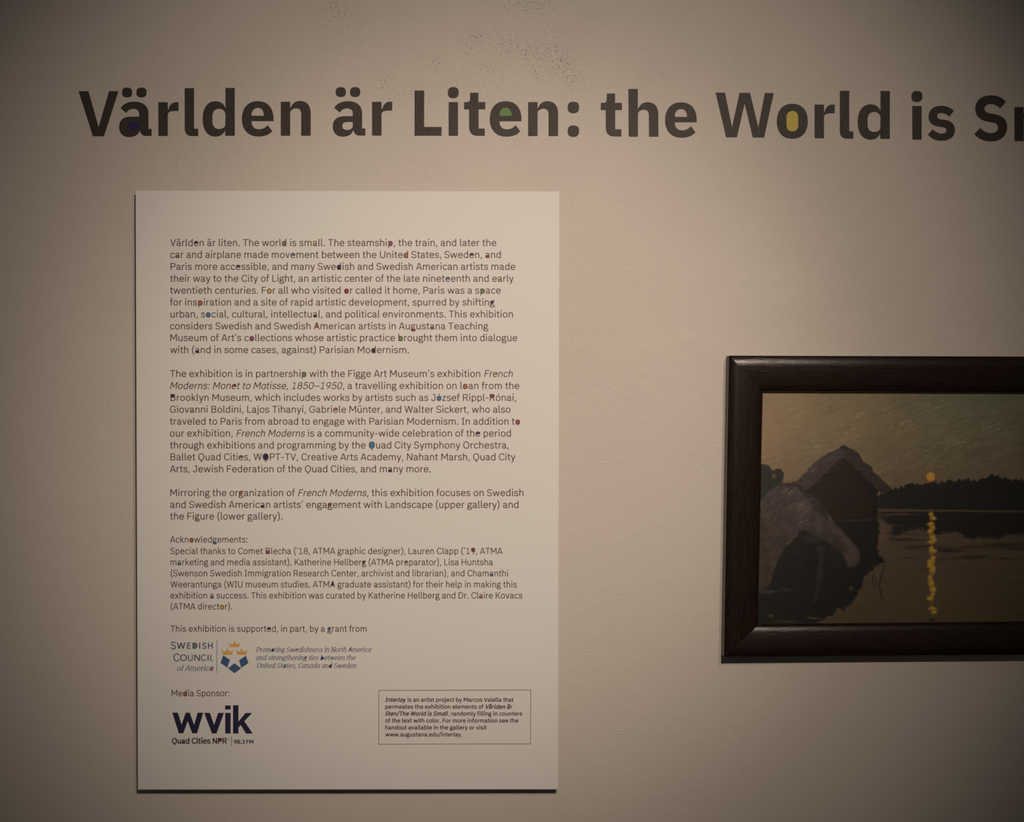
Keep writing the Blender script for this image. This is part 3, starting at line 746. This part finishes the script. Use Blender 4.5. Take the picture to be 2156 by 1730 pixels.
# radio station's logo
poly_part('logo_lettering', ['M 205 628 L 310 628 L 380 855 L 458 628 L 535 628 L 618 860 L 683 628 L 790 628 L 672 1018 L 582 1018 L 497 785 L 412 1018 L 328 1018 Z',
    'M 808 632 L 915 632 L 995 862 L 1072 632 L 1182 632 L 1040 1020 L 955 1020 Z', rect(1205, 632, 1308, 1022), rect(1203, 492, 1308, 568),
    'M 1353 488 L 1455 488 L 1455 795 L 1590 634 L 1712 634 L 1568 790 L 1725 1022 L 1598 1022 L 1500 862 L 1455 908 L 1455 1022 L 1353 1022 Z'],
    m_inknavy, 8.983, 340, 1430, label='large dark navy lower case logo letters')
text_line('Qu~pad Cities N~rPR', 362.0, 477.8, 1565.0, 150, 112, m_inkbold, 'r', size=16.6, name='logo_lettering', **P)
poly_part('divider_rule', [rect(1322, 1082, 1332, 1258)], m_ink, 8.983, 340, 1430)
V2, F2 = [], []; strip(squircle(1262, 1124, 12, 14, 2, 12), True, 5, 5, V2, F2)
mesh_obj('registered_mark', [face_pt(340 + u / 8.983, 1430 + v / 8.983, .0002) for u, v in V2], F2, m_inkbold, PANEL, PO)
text_line('9~y0.3 FM', 492.3, 533.4, 1565.2, 150, 120, m_inknavy, 'r', size=11.4, name='logo_lettering', **P)
# boxed note
fr = [(797.4, 1453.0), (1117.6, 1452.2), (1116.9, 1565.5), (797.4, 1566.2)]
V, F = [], []
for k in range(4):
    (xa, ya), (xb, yb) = fr[k], fr[(k + 1) % 4]
    dx, dy = xb - xa, yb - ya; l_ = math.hypot(dx, dy); ux, uy = dx / l_, dy / l_; w = .5
    q = [(xa - ux * w - uy * w, ya - uy * w + ux * w), (xb + ux * w - uy * w, yb + uy * w + ux * w), (xb + ux * w + uy * w, yb + uy * w - ux * w), (xa - ux * w + uy * w, ya - uy * w - ux * w)]
    b0 = len(V); V += [face_pt(u, v, .0002) for u, v in q]; F.append((b0, b0 + 1, b0 + 2, b0 + 3))
mesh_obj('box_outline', V, F, m_ink, PANEL, PO)
for k, (t, c) in enumerate([('*Interlay* is an artist project by Marcos Valella that', 1853), ('permeates the exhibition elements of *Världen är*', 1833),
        ('*liten/The World is Small*, randomly filling in counters', 1968), ('of the text with color. For more information see the', 1918),
        ('handout available in the gallery or visit', 1507), ('www.augustana.edu/interlay.', 1188)]):
    text_line(t, 811.2, 780 + c / 6.16, 1435 + (258 + 90 * k) / 6.16, 128, 104, m_inkbold, 'r', size=12.4, track=6, bold_i=True, **P)

# ------------------------------------------------------------------ the FRAMED PAINTING
FB = [(1529.0, 750.0), (2512.0, 753.0), (2512.0, 1368.0), (1518.5, 1376.0)]     # outer back corners on the wall
INX, INT, INB = 72.0, 76.0, 67.0
FR = empty('framed_painting', (wx(2015), 0, wz(1372)))
FO = tuple(FR.location)
tag(FR, 'dark wood framed oil painting of a moonlit lake and boathouse on the wall', 'painting')
def fpt(k, t, h):
    """corner k at inset fraction t (0 outer, 1 sight edge), h metres from the wall: true wall coordinates"""
    sx = [1, -1, -1, 1][k]; x, y = FB[k]
    iy = INT if k < 2 else -INB
    return (wx(x + sx * INX * t), -h, wz(y + iy * t))
def _profile():
    W = 0.0493; pts = [(0.0, .002), (0.0, .0300)]
    h = .0302; N = 26; last = .965
    for q in range(N + 1):
        t = last * q / N
        pts.append((t if q else .003, h))
        u = t / last
        tilt = 23 - 90 * u if u < .27 else -1.3 - 12 * (u - .27) if u < .78 else -7.4 - 90 * (u - .78)
        h += math.tan(math.radians(tilt)) * W * last / N
    pts += [(.972, h - .0006), (.985, h - .0020), (1.0, h - .0045), (1.0, .017)]
    return pts
prof = _profile()
NPROF = len(prof)
names = ['top', 'right', 'bottom', 'left']
for k in range(4):
    k2 = (k + 1) % 4; V = []; F = []
    NS = 24
    for s in range(NS + 1):
        f = s / NS
        for (t, h) in prof:
            a = Vector(fpt(k, t, h)); b_ = Vector(fpt(k2, t, h)); V.append(tuple(a.lerp(b_, f)))
    m = len(prof)
    for s in range(NS):
        for j in range(m - 1):
            a = s * m + j; F.append((a, a + 1, a + m + 1, a + m))
        F.append((s * m + m - 1, s * m, (s + 1) * m, (s + 1) * m + m - 1))
    nv_ = len(V); V += V[:m] + V[NS * m:NS * m + m]          # mitred ends have their own vertices
    F.append(tuple(range(nv_, nv_ + m))); F.append(tuple(reversed(range(nv_ + m, nv_ + 2 * m))))
    o = mesh_obj('frame_rail', V, F, m_woodx if k in (0, 2) else m_woodz, FR, FO, smooth=False)
    me = o.data; me.materials.append(m_side)
    for p in me.polygons:
        c = p.index % m if p.index < NS * m else 99
        if c == 0: p.material_index = 1
        if 1 <= c <= NPROF - 5: p.use_smooth = True
    o['label'] = 'dark wood ' + {'top': 'upper', 'bottom': 'lower', 'left': 'left', 'right': 'right'}[names[k]] + ' rail of the frame'

# painted canvas: brushwork computed point by point in the picture's own coordinates
U0, U1, V0_, V1_ = 40.0, 2900.0, 60.0, 1720.0
nu = 690; nv = 400
uu = np.linspace(U0, U1, nu); vv = np.linspace(V0_, V1_, nv)
# denser where the photo shows it
uu = np.concatenate([np.linspace(U0, 1960, 520), np.linspace(1960, U1, 90)[1:]]); nu = len(uu)
UU, VV_ = np.meshgrid(uu, vv)
wob = 9.0
DU = (fbm(UU / 26, VV_ / 26, 40) - .5) * wob * 2; DV = (fbm(UU / 26, VV_ / 26, 60) - .5) * wob * 2
brush = fbm((UU * .94 - VV_ * .34) / 90, (VV_ * .94 + UU * .34) / 9, 80, 3)
hbrush = fbm(UU / 110, VV_ / 7, 90, 3)
blot = fbm(UU / 160, VV_ / 120, 100, 4)
def inside(poly, soft=5.0, wobble=1.0):
    x = UU + DU * wobble; y = VV_ + DV * wobble
    n = len(poly); ins = np.zeros(x.shape, bool); dist = np.full(x.shape, 1e9)
    for k in range(n):
        xa, ya = poly[k]; xb, yb = poly[(k + 1) % n]
        c = ((ya > y) != (yb > y)) & (x < (xb - xa) * (y - ya) / ((yb - ya) or 1e-9) + xa)
        ins ^= c
        dx, dy = xb - xa, yb - ya; L2 = dx * dx + dy * dy or 1e-9
        t = np.clip(((x - xa) * dx + (y - ya) * dy) / L2, 0, 1)
        dist = np.minimum(dist, (x - xa - t * dx) ** 2 + (y - ya - t * dy) ** 2)
    sd = np.sqrt(dist) * np.where(ins, 1, -1)
    return np.clip(.5 + sd / (2 * soft), 0, 1)
def blob(cx, cy, rx, ry, p=1.0):
    return np.exp(-((((UU + DU * .6 - cx) / rx) ** 2 + ((VV_ + DV * .6 - cy) / ry) ** 2) ** p))
def C(*c): return np.array(lin(c))
IMG = np.zeros(UU.shape + (3,))
def put(mask, col):
    global IMG
    IMG = IMG * (1 - mask[..., None]) + (col if getattr(col, 'ndim', 1) == 3 else np.array(col)) * mask[..., None]
def mixc(a, b_, f): return a * (1 - f[..., None]) + b_ * f[..., None]
# sky
fx = np.clip(UU / 1900, 0, 1); fy = np.clip((VV_ - 80) / 800, 0, 1)
sky = mixc(C(146, 122, 88), C(128, 118, 88), np.clip(fx * 1.3, 0, 1))
IMG[:] = sky
put(blob(1620, 130, 420, 170) * .42, C(112, 128, 100))
put(blob(330, 150, 150, 90) * .5, C(152, 134, 84))
put(blob(120, 420, 130, 260) * .5, C(158, 124, 94))
put(blob(700, 300, 260, 120) * .35, C(150, 130, 82))
put(np.clip((VV_ - 420) / 420, 0, 1) * .6, C(128, 104, 80))
IMG = IMG * (0.86 + .20 * brush[..., None]) * (.92 + .16 * blot[..., None])
put(np.clip((fbm((UU * .94 - VV_ * .34) / 70, (VV_ * .94 + UU * .34) / 8, 150, 3) - .62) * 6, 0, 1) * .14, C(170, 156, 128))
for cx, cy, rx, ry, a in [(690, 370, 70, 50, .8), (930, 225, 60, 30, .7), (1260, 190, 60, 22, .8), (330, 240, 50, 40, .5), (450, 470, 70, 40, .5), (1100, 300, 160, 60, .5), (1450, 430, 160, 60, .45), (1700, 340, 120, 60, .4), (780, 260, 60, 30, .5), (1200, 560, 200, 60, .3)]:  # glints on the sky's brushwork, put into the colour as pale streaks
    put(blob(cx, cy, rx, ry) * a * .55 * np.clip((fbm((UU * .9 - VV_ * .44) / 34, (VV_ * .9 + UU * .44) / 7, 155, 2) - .58) * 7, 0, 1), C(196, 182, 150))
# water: warm reflection of the sky
wat = np.clip((VV_ - 905) / 6, 0, 1)
put(wat, mixc(C(108, 90, 68), C(102, 84, 57), np.clip((VV_ - 1250) / 400, 0, 1)) * (.88 + .24 * hbrush[..., None]))
put(np.clip((VV_ - 1300) / 300, 0, 1) * .4 * np.clip((UU - 900) / 300, 0, 1), C(112, 92, 62))
# dark mirror of the wood
edge = 1085 + 75 * (fbm(UU / 120, VV_ * 0 + 3, 120) - .5) * 2 + 30 * (fbm(UU / 40, VV_ / 8, 130) - .5) * 2
band = np.clip((edge - VV_) / 26, 0, 1) * np.clip((VV_ - 918) / 8, 0, 1) * np.clip((UU - 885 - 90 * np.clip((VV_ - 960) / 70, 0, 1)) / 40, 0, 1)
put(band * .93, C(50, 45, 44) * (.8 + .4 * hbrush[..., None]))
for cx, cy, rx, ry, a in [(1080, 1118, 120, 12, .8), (1010, 1075, 90, 12, .7), (1210, 1165, 110, 10, .7), (1130, 1178, 70, 8, .5), (1400, 1195, 110, 14, .85), (1340, 1180, 60, 9, .6), (1580, 1240, 90, 14, .8), (1560, 1170, 120, 9, .6),
                          (1480, 1250, 90, 7, .5), (1780, 1155, 160, 14, .7), (1860, 1180, 120, 12, .6), (1800, 1250, 90, 8, .5), (1130, 1248, 60, 6, .5), (1320, 1258, 70, 5, .5), (2100, 1150, 200, 20, .7), (2400, 1190, 220, 16, .6)]:
    put(blob(cx, cy, rx, ry) * a, C(62, 52, 48))
for cx, cy, rx, ry, a in [(1060, 940, 100, 5, .8), (950, 950, 30, 8, .5), (1000, 1020, 60, 6, .4), (1190, 1105, 70, 4, .6), (1080, 1095, 60, 4, .5), (1390, 1090, 60, 4, .35), (930, 1090, 40, 60, .5)]:
    put(blob(cx, cy, rx, ry) * a, C(128, 100, 78))
# shore line
sl = 903 + (UU - 900) * .012
put(np.exp(-((VV_ - sl - 4) / 9) ** 2) * .8 * (UU > 900), C(104, 92, 62) * (.8 + .3 * hbrush[..., None]))
# far wood
top = [(900, 800), (960, 765), (1000, 750), (1060, 745), (1110, 722), (1140, 706), (1180, 725), (1240, 738), (1300, 722), (1350, 706), (1390, 692), (1440, 704), (1500, 692), (1560, 698), (1620, 690), (1670, 668), (1710, 660), (1745, 680), (1800, 688), (1860, 694), (1916, 704), (2100, 700), (2300, 720), (2500, 700), (2700, 730), (2950, 710)]
tv = np.interp(UU, [p[0] for p in top], [p[1] for p in top]) + 22 * (fbm(UU / 17, VV_ * 0 + 1, 140, 3) - .5) * 2
wood_m = np.clip((VV_ - tv) / 7, 0, 1) * np.clip((906 + (UU - 900) * .012 - VV_) / 7, 0, 1) * np.clip((UU - 870) / 20, 0, 1)
put(wood_m * .96, C(48, 50, 46) * (.75 + .5 * fbm(UU / 14, VV_ / 30, 160)[..., None]))
# moon and its glow
put(blob(1268, 665, 75, 62) * .35, C(146, 98, 68))
put(inside(squircle(1266, 678, 31, 31, 2), 3, .4), C(216, 158, 64))
put(blob(1262, 668, 16, 14) * .6, C(246, 184, 74))
put(inside([(1225, 725), (1310, 712), (1310, 740), (1225, 742)], 5) * .9, C(50, 50, 44))
# left tree
put(inside([(30, 585), (90, 588), (130, 600), (160, 640), (180, 618), (215, 612), (243, 648), (240, 700), (215, 730), (150, 790), (90, 860), (30, 900)], 5, 2.2), C(56, 58, 46) * (.7 + .6 * fbm(UU / 12, VV_ / 12, 170)[..., None]))
put(blob(168, 672, 12, 16) * .8, C(128, 106, 80))
# boathouse
put(inside([(655, 520), (380, 772), (470, 850), (560, 950), (600, 1010), (888, 1010), (892, 800), (900, 780)], 4), C(66, 40, 37) * (.72 + .5 * fbm(UU / 120, VV_ / 5, 180)[..., None]))
put(inside([(640, 470), (600, 490), (520, 520), (440, 580), (400, 640), (330, 700), (305, 730), (395, 770), (480, 700), (590, 590), (660, 530)], 5), C(88, 74, 66) * (.75 + .5 * fbm((UU + VV_) / 14, (VV_ - UU) / 60, 190)[..., None]))
put(inside([(650, 482), (715, 484), (765, 520), (800, 575), (858, 610), (868, 645), (930, 700), (988, 752), (985, 775), (935, 800), (860, 745), (740, 640), (655, 535)], 5), C(80, 66, 60) * (.78 + .4 * brush[..., None]))
put(inside([(620, 470), (650, 452), (690, 465), (700, 488), (640, 500)], 4, 2), C(70, 58, 54))
put(inside([(845, 745), (895, 770), (892, 1250), (860, 1250)], 6) * .6, C(46, 38, 36))
put(inside([(660, 545), (690, 560), (870, 740), (855, 760), (700, 630)], 5) * .7, C(52, 40, 40))
# bank and boathouse foot
put(inside([(560, 985), (905, 1000), (903, 1080), (888, 1190), (905, 1225), (950, 1268), (880, 1300), (840, 1345), (795, 1380), (780, 1450), (735, 1540), (660, 1600), (560, 1650), (480, 1700), (430, 1730), (30, 1730), (30, 1440), (120, 1440), (400, 1000)], 9, 2.0), C(45, 43, 38) * (.7 + .6 * fbm(UU / 22, VV_ / 22, 200)[..., None]))
for cx, cy, rx, ry, a in [(740, 985, 90, 5, .7), (840, 978, 40, 4, .6), (690, 975, 30, 4, .5)]:
    put(blob(cx, cy, rx, ry) * a, C(92, 80, 78))
# boulders
put(inside([(30, 900), (100, 810), (150, 760), (215, 725), (290, 714), (350, 738), (400, 790), (470, 850), (530, 905), (548, 960), (600, 1015), (650, 1060), (700, 1110), (745, 1162), (768, 1215), (765, 1268), (740, 1305), (692, 1312), (668, 1290), (658, 1235), (600, 1180), (520, 1120), (440, 1085), (385, 1045), (335, 1060), (262, 1135), (212, 1225), (165, 1300), (135, 1440), (30, 1470)], 7, 1.3),
    mixc(C(88, 75, 67), C(78, 64, 48), np.clip((260 - UU) / 240, 0, 1) * np.clip((VV_ - 850) / 200, 0, 1)) * (.72 + .55 * fbm(UU / 40, VV_ / 40, 210)[..., None]))
put(inside([(300, 712), (360, 738), (440, 830), (530, 905), (548, 985), (520, 960), (470, 930), (420, 860), (340, 760)], 7, 1.5) * .8, C(58, 48, 44))
put(blob(380, 890, 60, 70) * .5, C(112, 96, 90))
put(blob(480, 1000, 26, 90) * .4, C(108, 92, 86))
put(blob(705, 1255, 32, 45) * .5, C(108, 90, 80))
put(inside([(352, 1045), (330, 1085), (235, 1178), (195, 1262), (158, 1330), (150, 1480), (600, 1500), (690, 1335), (648, 1250), (590, 1195), (540, 1165), (500, 1125), (420, 1090)], 9, 2), C(46, 43, 40) * (.75 + .5 * fbm(UU / 30, VV_ / 30, 220)[..., None]))
put(inside([(470, 1160), (520, 1160), (520, 1220), (500, 1400), (460, 1560), (440, 1560), (470, 1380), (478, 1240)], 7) * .55, C(78, 70, 66))
put(blob(430, 1110, 60, 30) * .5, C(84, 78, 74))
put(blob(590, 1230, 40, 70) * .4, C(72, 66, 60))
put(inside([(30, 1440), (150, 1465), (300, 1470), (60, 1500)], 6, 2) * .6, C(92, 76, 70))
for x_, y_, rx, ry in [(445, 1668, 48, 6), (250, 1690, 70, 4), (145, 1652, 14, 10), (620, 1612, 20, 12), (710, 1460, 14, 12)]:
    put(blob(x_, y_, rx, ry) * .7, C(128, 104, 62))
# reworked passages: ridge light on the boulders, glints coloured in as pale streaks on the roof, dark eaves
glint_streaks = np.clip((fbm((UU * .8 - VV_ * .6) / 40, (VV_ * .8 + UU * .6) / 7, 260, 2) - .50) * 5, 0, 1)
for cx, cy, rx, ry, a in [(530, 540, 90, 45, .55), (430, 610, 60, 40, .35), (270, 790, 70, 40, .5), (375, 985, 45, 34, .7), (370, 885, 80, 50, .4), (150, 930, 70, 90, .3), (120, 1180, 40, 120, .3)]:
    put(blob(cx, cy, rx, ry) * a * glint_streaks, C(134, 120, 112))
put(inside([(560, 1010), (640, 1060), (730, 1160), (762, 1220), (740, 1250), (690, 1170), (610, 1090), (550, 1050)], 12, 1.5) * .45, C(108, 90, 80))
put(inside([(430, 1050), (520, 1080), (610, 1130), (660, 1190), (640, 1220), (560, 1160), (470, 1120), (400, 1090)], 14, 2) * .5, C(64, 56, 52))
put(inside([(200, 735), (300, 715), (360, 740), (330, 752), (250, 745)], 6, 1.5) * .5, C(56, 48, 44))
put(inside([(420, 1250), (480, 1260), (470, 1340), (410, 1360), (380, 1300)], 12, 2.5) * .6, C(26, 25, 24))
put(inside([(640, 560), (655, 545), (880, 770), (900, 1000), (884, 1000), (868, 790)], 5, 1) * .45, C(34, 26, 26))
put(inside([(610, 830), (720, 815), (740, 880), (640, 890)], 14, 3) * .3, C(46, 44, 38))

# reeds
def stroke(pts, w, col, a=1):
    m = np.zeros(UU.shape)
    for (xa, ya), (xb, yb) in zip(pts, pts[1:]):
        dx, dy = xb - xa, yb - ya; t = np.clip(((UU - xa) * dx + (VV_ - ya) * dy) / (dx * dx + dy * dy), 0, 1)
        d = np.hypot(UU - xa - t * dx, VV_ - ya - t * dy); m = np.maximum(m, np.exp(-(d / w) ** 2))
    put(m * a, col)
stroke([(945, 1295), (925, 1360), (905, 1430), (912, 1480), (925, 1530)], 4, C(50, 42, 36), .9)
stroke([(868, 1350), (858, 1420), (872, 1460)], 4, C(56, 46, 38), .7)
stroke([(880, 1390), (886, 1450)], 3.5, C(56, 46, 38), .6)
stroke([(840, 1400), (838, 1440)], 3.5, C(56, 46, 38), .5)
stroke([(965, 1350), (985, 1450)], 3, C(80, 64, 50), .4)
# moon's path on the water
for cx, cy, rx, ry in [(1268, 940, 17, 16), (1282, 968, 24, 15), (1266, 1010, 26, 17), (1278, 1035, 20, 18), (1262, 1060, 22, 18), (1278, 1098, 22, 16), (1286, 1120, 22, 14), (1270, 1135, 26, 12), (1270, 1180, 18, 16), (1280, 1198, 28, 16),
                       (1282, 1245, 18, 16), (1268, 1272, 28, 20), (1262, 1300, 24, 16), (1280, 1330, 22, 30), (1262, 1385, 16, 18), (1268, 1425, 22, 26), (1282, 1470, 22, 22), (1278, 1505, 18, 14), (1262, 1530, 26, 14), (1280, 1600, 32, 12), (1290, 1625, 22, 12)]:
    put(blob(cx, cy, rx * .92, ry, 1.7) * .9, C(204, 158, 44) * (.75 + .5 * fbm(UU / 14, VV_ / 9, 230)[..., None]))
    put(blob(cx + 4, cy - 4, rx * .5, ry * .4) * .35, C(236, 200, 92))
stroke([(1272, 915), (1275, 1640)], 9, C(170, 126, 50), .35)
put(blob(1275, 1680, 20, 14) * .8, C(62, 46, 38))
for k_ in range(4): stroke([(1860 + 26 * k_, 1640), (1868 + 26 * k_, 1662)], 4, C(52, 43, 36), .3)
IMG = IMG * np.minimum((IMG.mean(-1, keepdims=True) / .18), 1) ** .55
IMG = IMG * np.array([1.0, 1.08, 1.25])
IMG = IMG * (.93 + .14 * fbm(UU / 7, VV_ / 7, 240, 2)[..., None])
relief = (fbm((UU * .94 - VV_ * .34) / 40, (VV_ * .94 + UU * .34) / 6, 250, 3) - .5) * .00006

SEEN_H = 0.019
def canvas_xyz():
    px = 1580 + UU / 3.326; py = 800 + VV_ / 3.326
    k = (D - .022) / D
    return wx(px) * k, -(SEEN_H + relief), ZC + (wz(py) - ZC) * k
X, Y, Z = canvas_xyz()
VT = np.stack([X - FO[0], Y - FO[1], Z - FO[2]], -1).reshape(-1, 3)
ny, nx = UU.shape
i = np.arange((ny - 1) * (nx - 1)); r = i // (nx - 1); c = i % (nx - 1); a = r * nx + c
FQ = np.stack([a, a + nx, a + nx + 1, a + 1], -1)
me = bpy.data.meshes.new('canvas')
me.vertices.add(len(VT)); me.vertices.foreach_set('co', VT.ravel())
me.loops.add(FQ.size); me.loops.foreach_set('vertex_index', FQ.ravel())
me.polygons.add(len(FQ)); me.polygons.foreach_set('loop_start', np.arange(0, FQ.size, 4))
me.polygons.foreach_set('use_smooth', np.ones(len(FQ), bool)); me.update(calc_edges=True)
ca = me.color_attributes.new('paint', 'FLOAT_COLOR', 'POINT')
ca.data.foreach_set('color', np.concatenate([np.clip(IMG, 0, 1), np.ones(IMG.shape[:2] + (1,))], -1).astype(np.float32).ravel())
m_paint, nt, b = new_mat('oil_paint', (1, 1, 1), 0.42, 0.32, 0.0)
N = nt.nodes; L = nt.links
at = N.new('ShaderNodeAttribute'); at.attribute_name = 'paint'
L.new(at.outputs['Color'], b.inputs['Base Color'])
g = N.new('ShaderNodeNewGeometry')
mp = N.new('ShaderNodeMapping'); mp.inputs['Rotation'].default_value = (0, math.radians(22), 0); mp.inputs['Scale'].default_value = (260, 260, 900)
L.new(g.outputs['Position'], mp.inputs['Vector'])
n_ = N.new('ShaderNodeTexNoise'); n_.inputs['Scale'].default_value = 1; n_.inputs['Detail'].default_value = 4; L.new(mp.outputs[0], n_.inputs['Vector'])
bp = N.new('ShaderNodeBump'); bp.inputs['Distance'].default_value = 0.0004; bp.inputs['Strength'].default_value = .16
L.new(n_.outputs[0], bp.inputs['Height'])
w1 = N.new('ShaderNodeTexWave'); w1.bands_direction = 'Z'; w1.inputs['Scale'].default_value = 420; w1.inputs['Distortion'].default_value = 3; w1.inputs['Detail'].default_value = 2
L.new(g.outputs['Position'], w1.inputs['Vector'])
bp2 = N.new('ShaderNodeBump'); bp2.inputs['Distance'].default_value = 0.00008; bp2.inputs['Strength'].default_value = .12
L.new(w1.outputs['Fac'], bp2.inputs['Height']); L.new(bp.outputs[0], bp2.inputs['Normal']); L.new(bp2.outputs[0], b.inputs['Normal'])
me.materials.append(m_paint)
o = bpy.data.objects.new('canvas', me); COL.objects.link(o); o.parent = FR
o['label'] = 'painted canvas of a boathouse, boulders, dark wood and the moon over a lake'
# stretcher behind the canvas
bx = [wp(1600, 815), wp(2445, 815), wp(2445, 1310), wp(1590, 1310)]
V = [(p[0], -.0165, p[2]) for p in bx] + [(p[0], -.004, p[2]) for p in bx]
mesh_obj('stretcher_back', V, [(0, 3, 2, 1), (4, 5, 6, 7), (0, 1, 5, 4), (1, 2, 6, 5), (2, 3, 7, 6), (3, 0, 4, 7)], m_back, FR, FO)

for t_ in LINKS: print('LINE', t_)
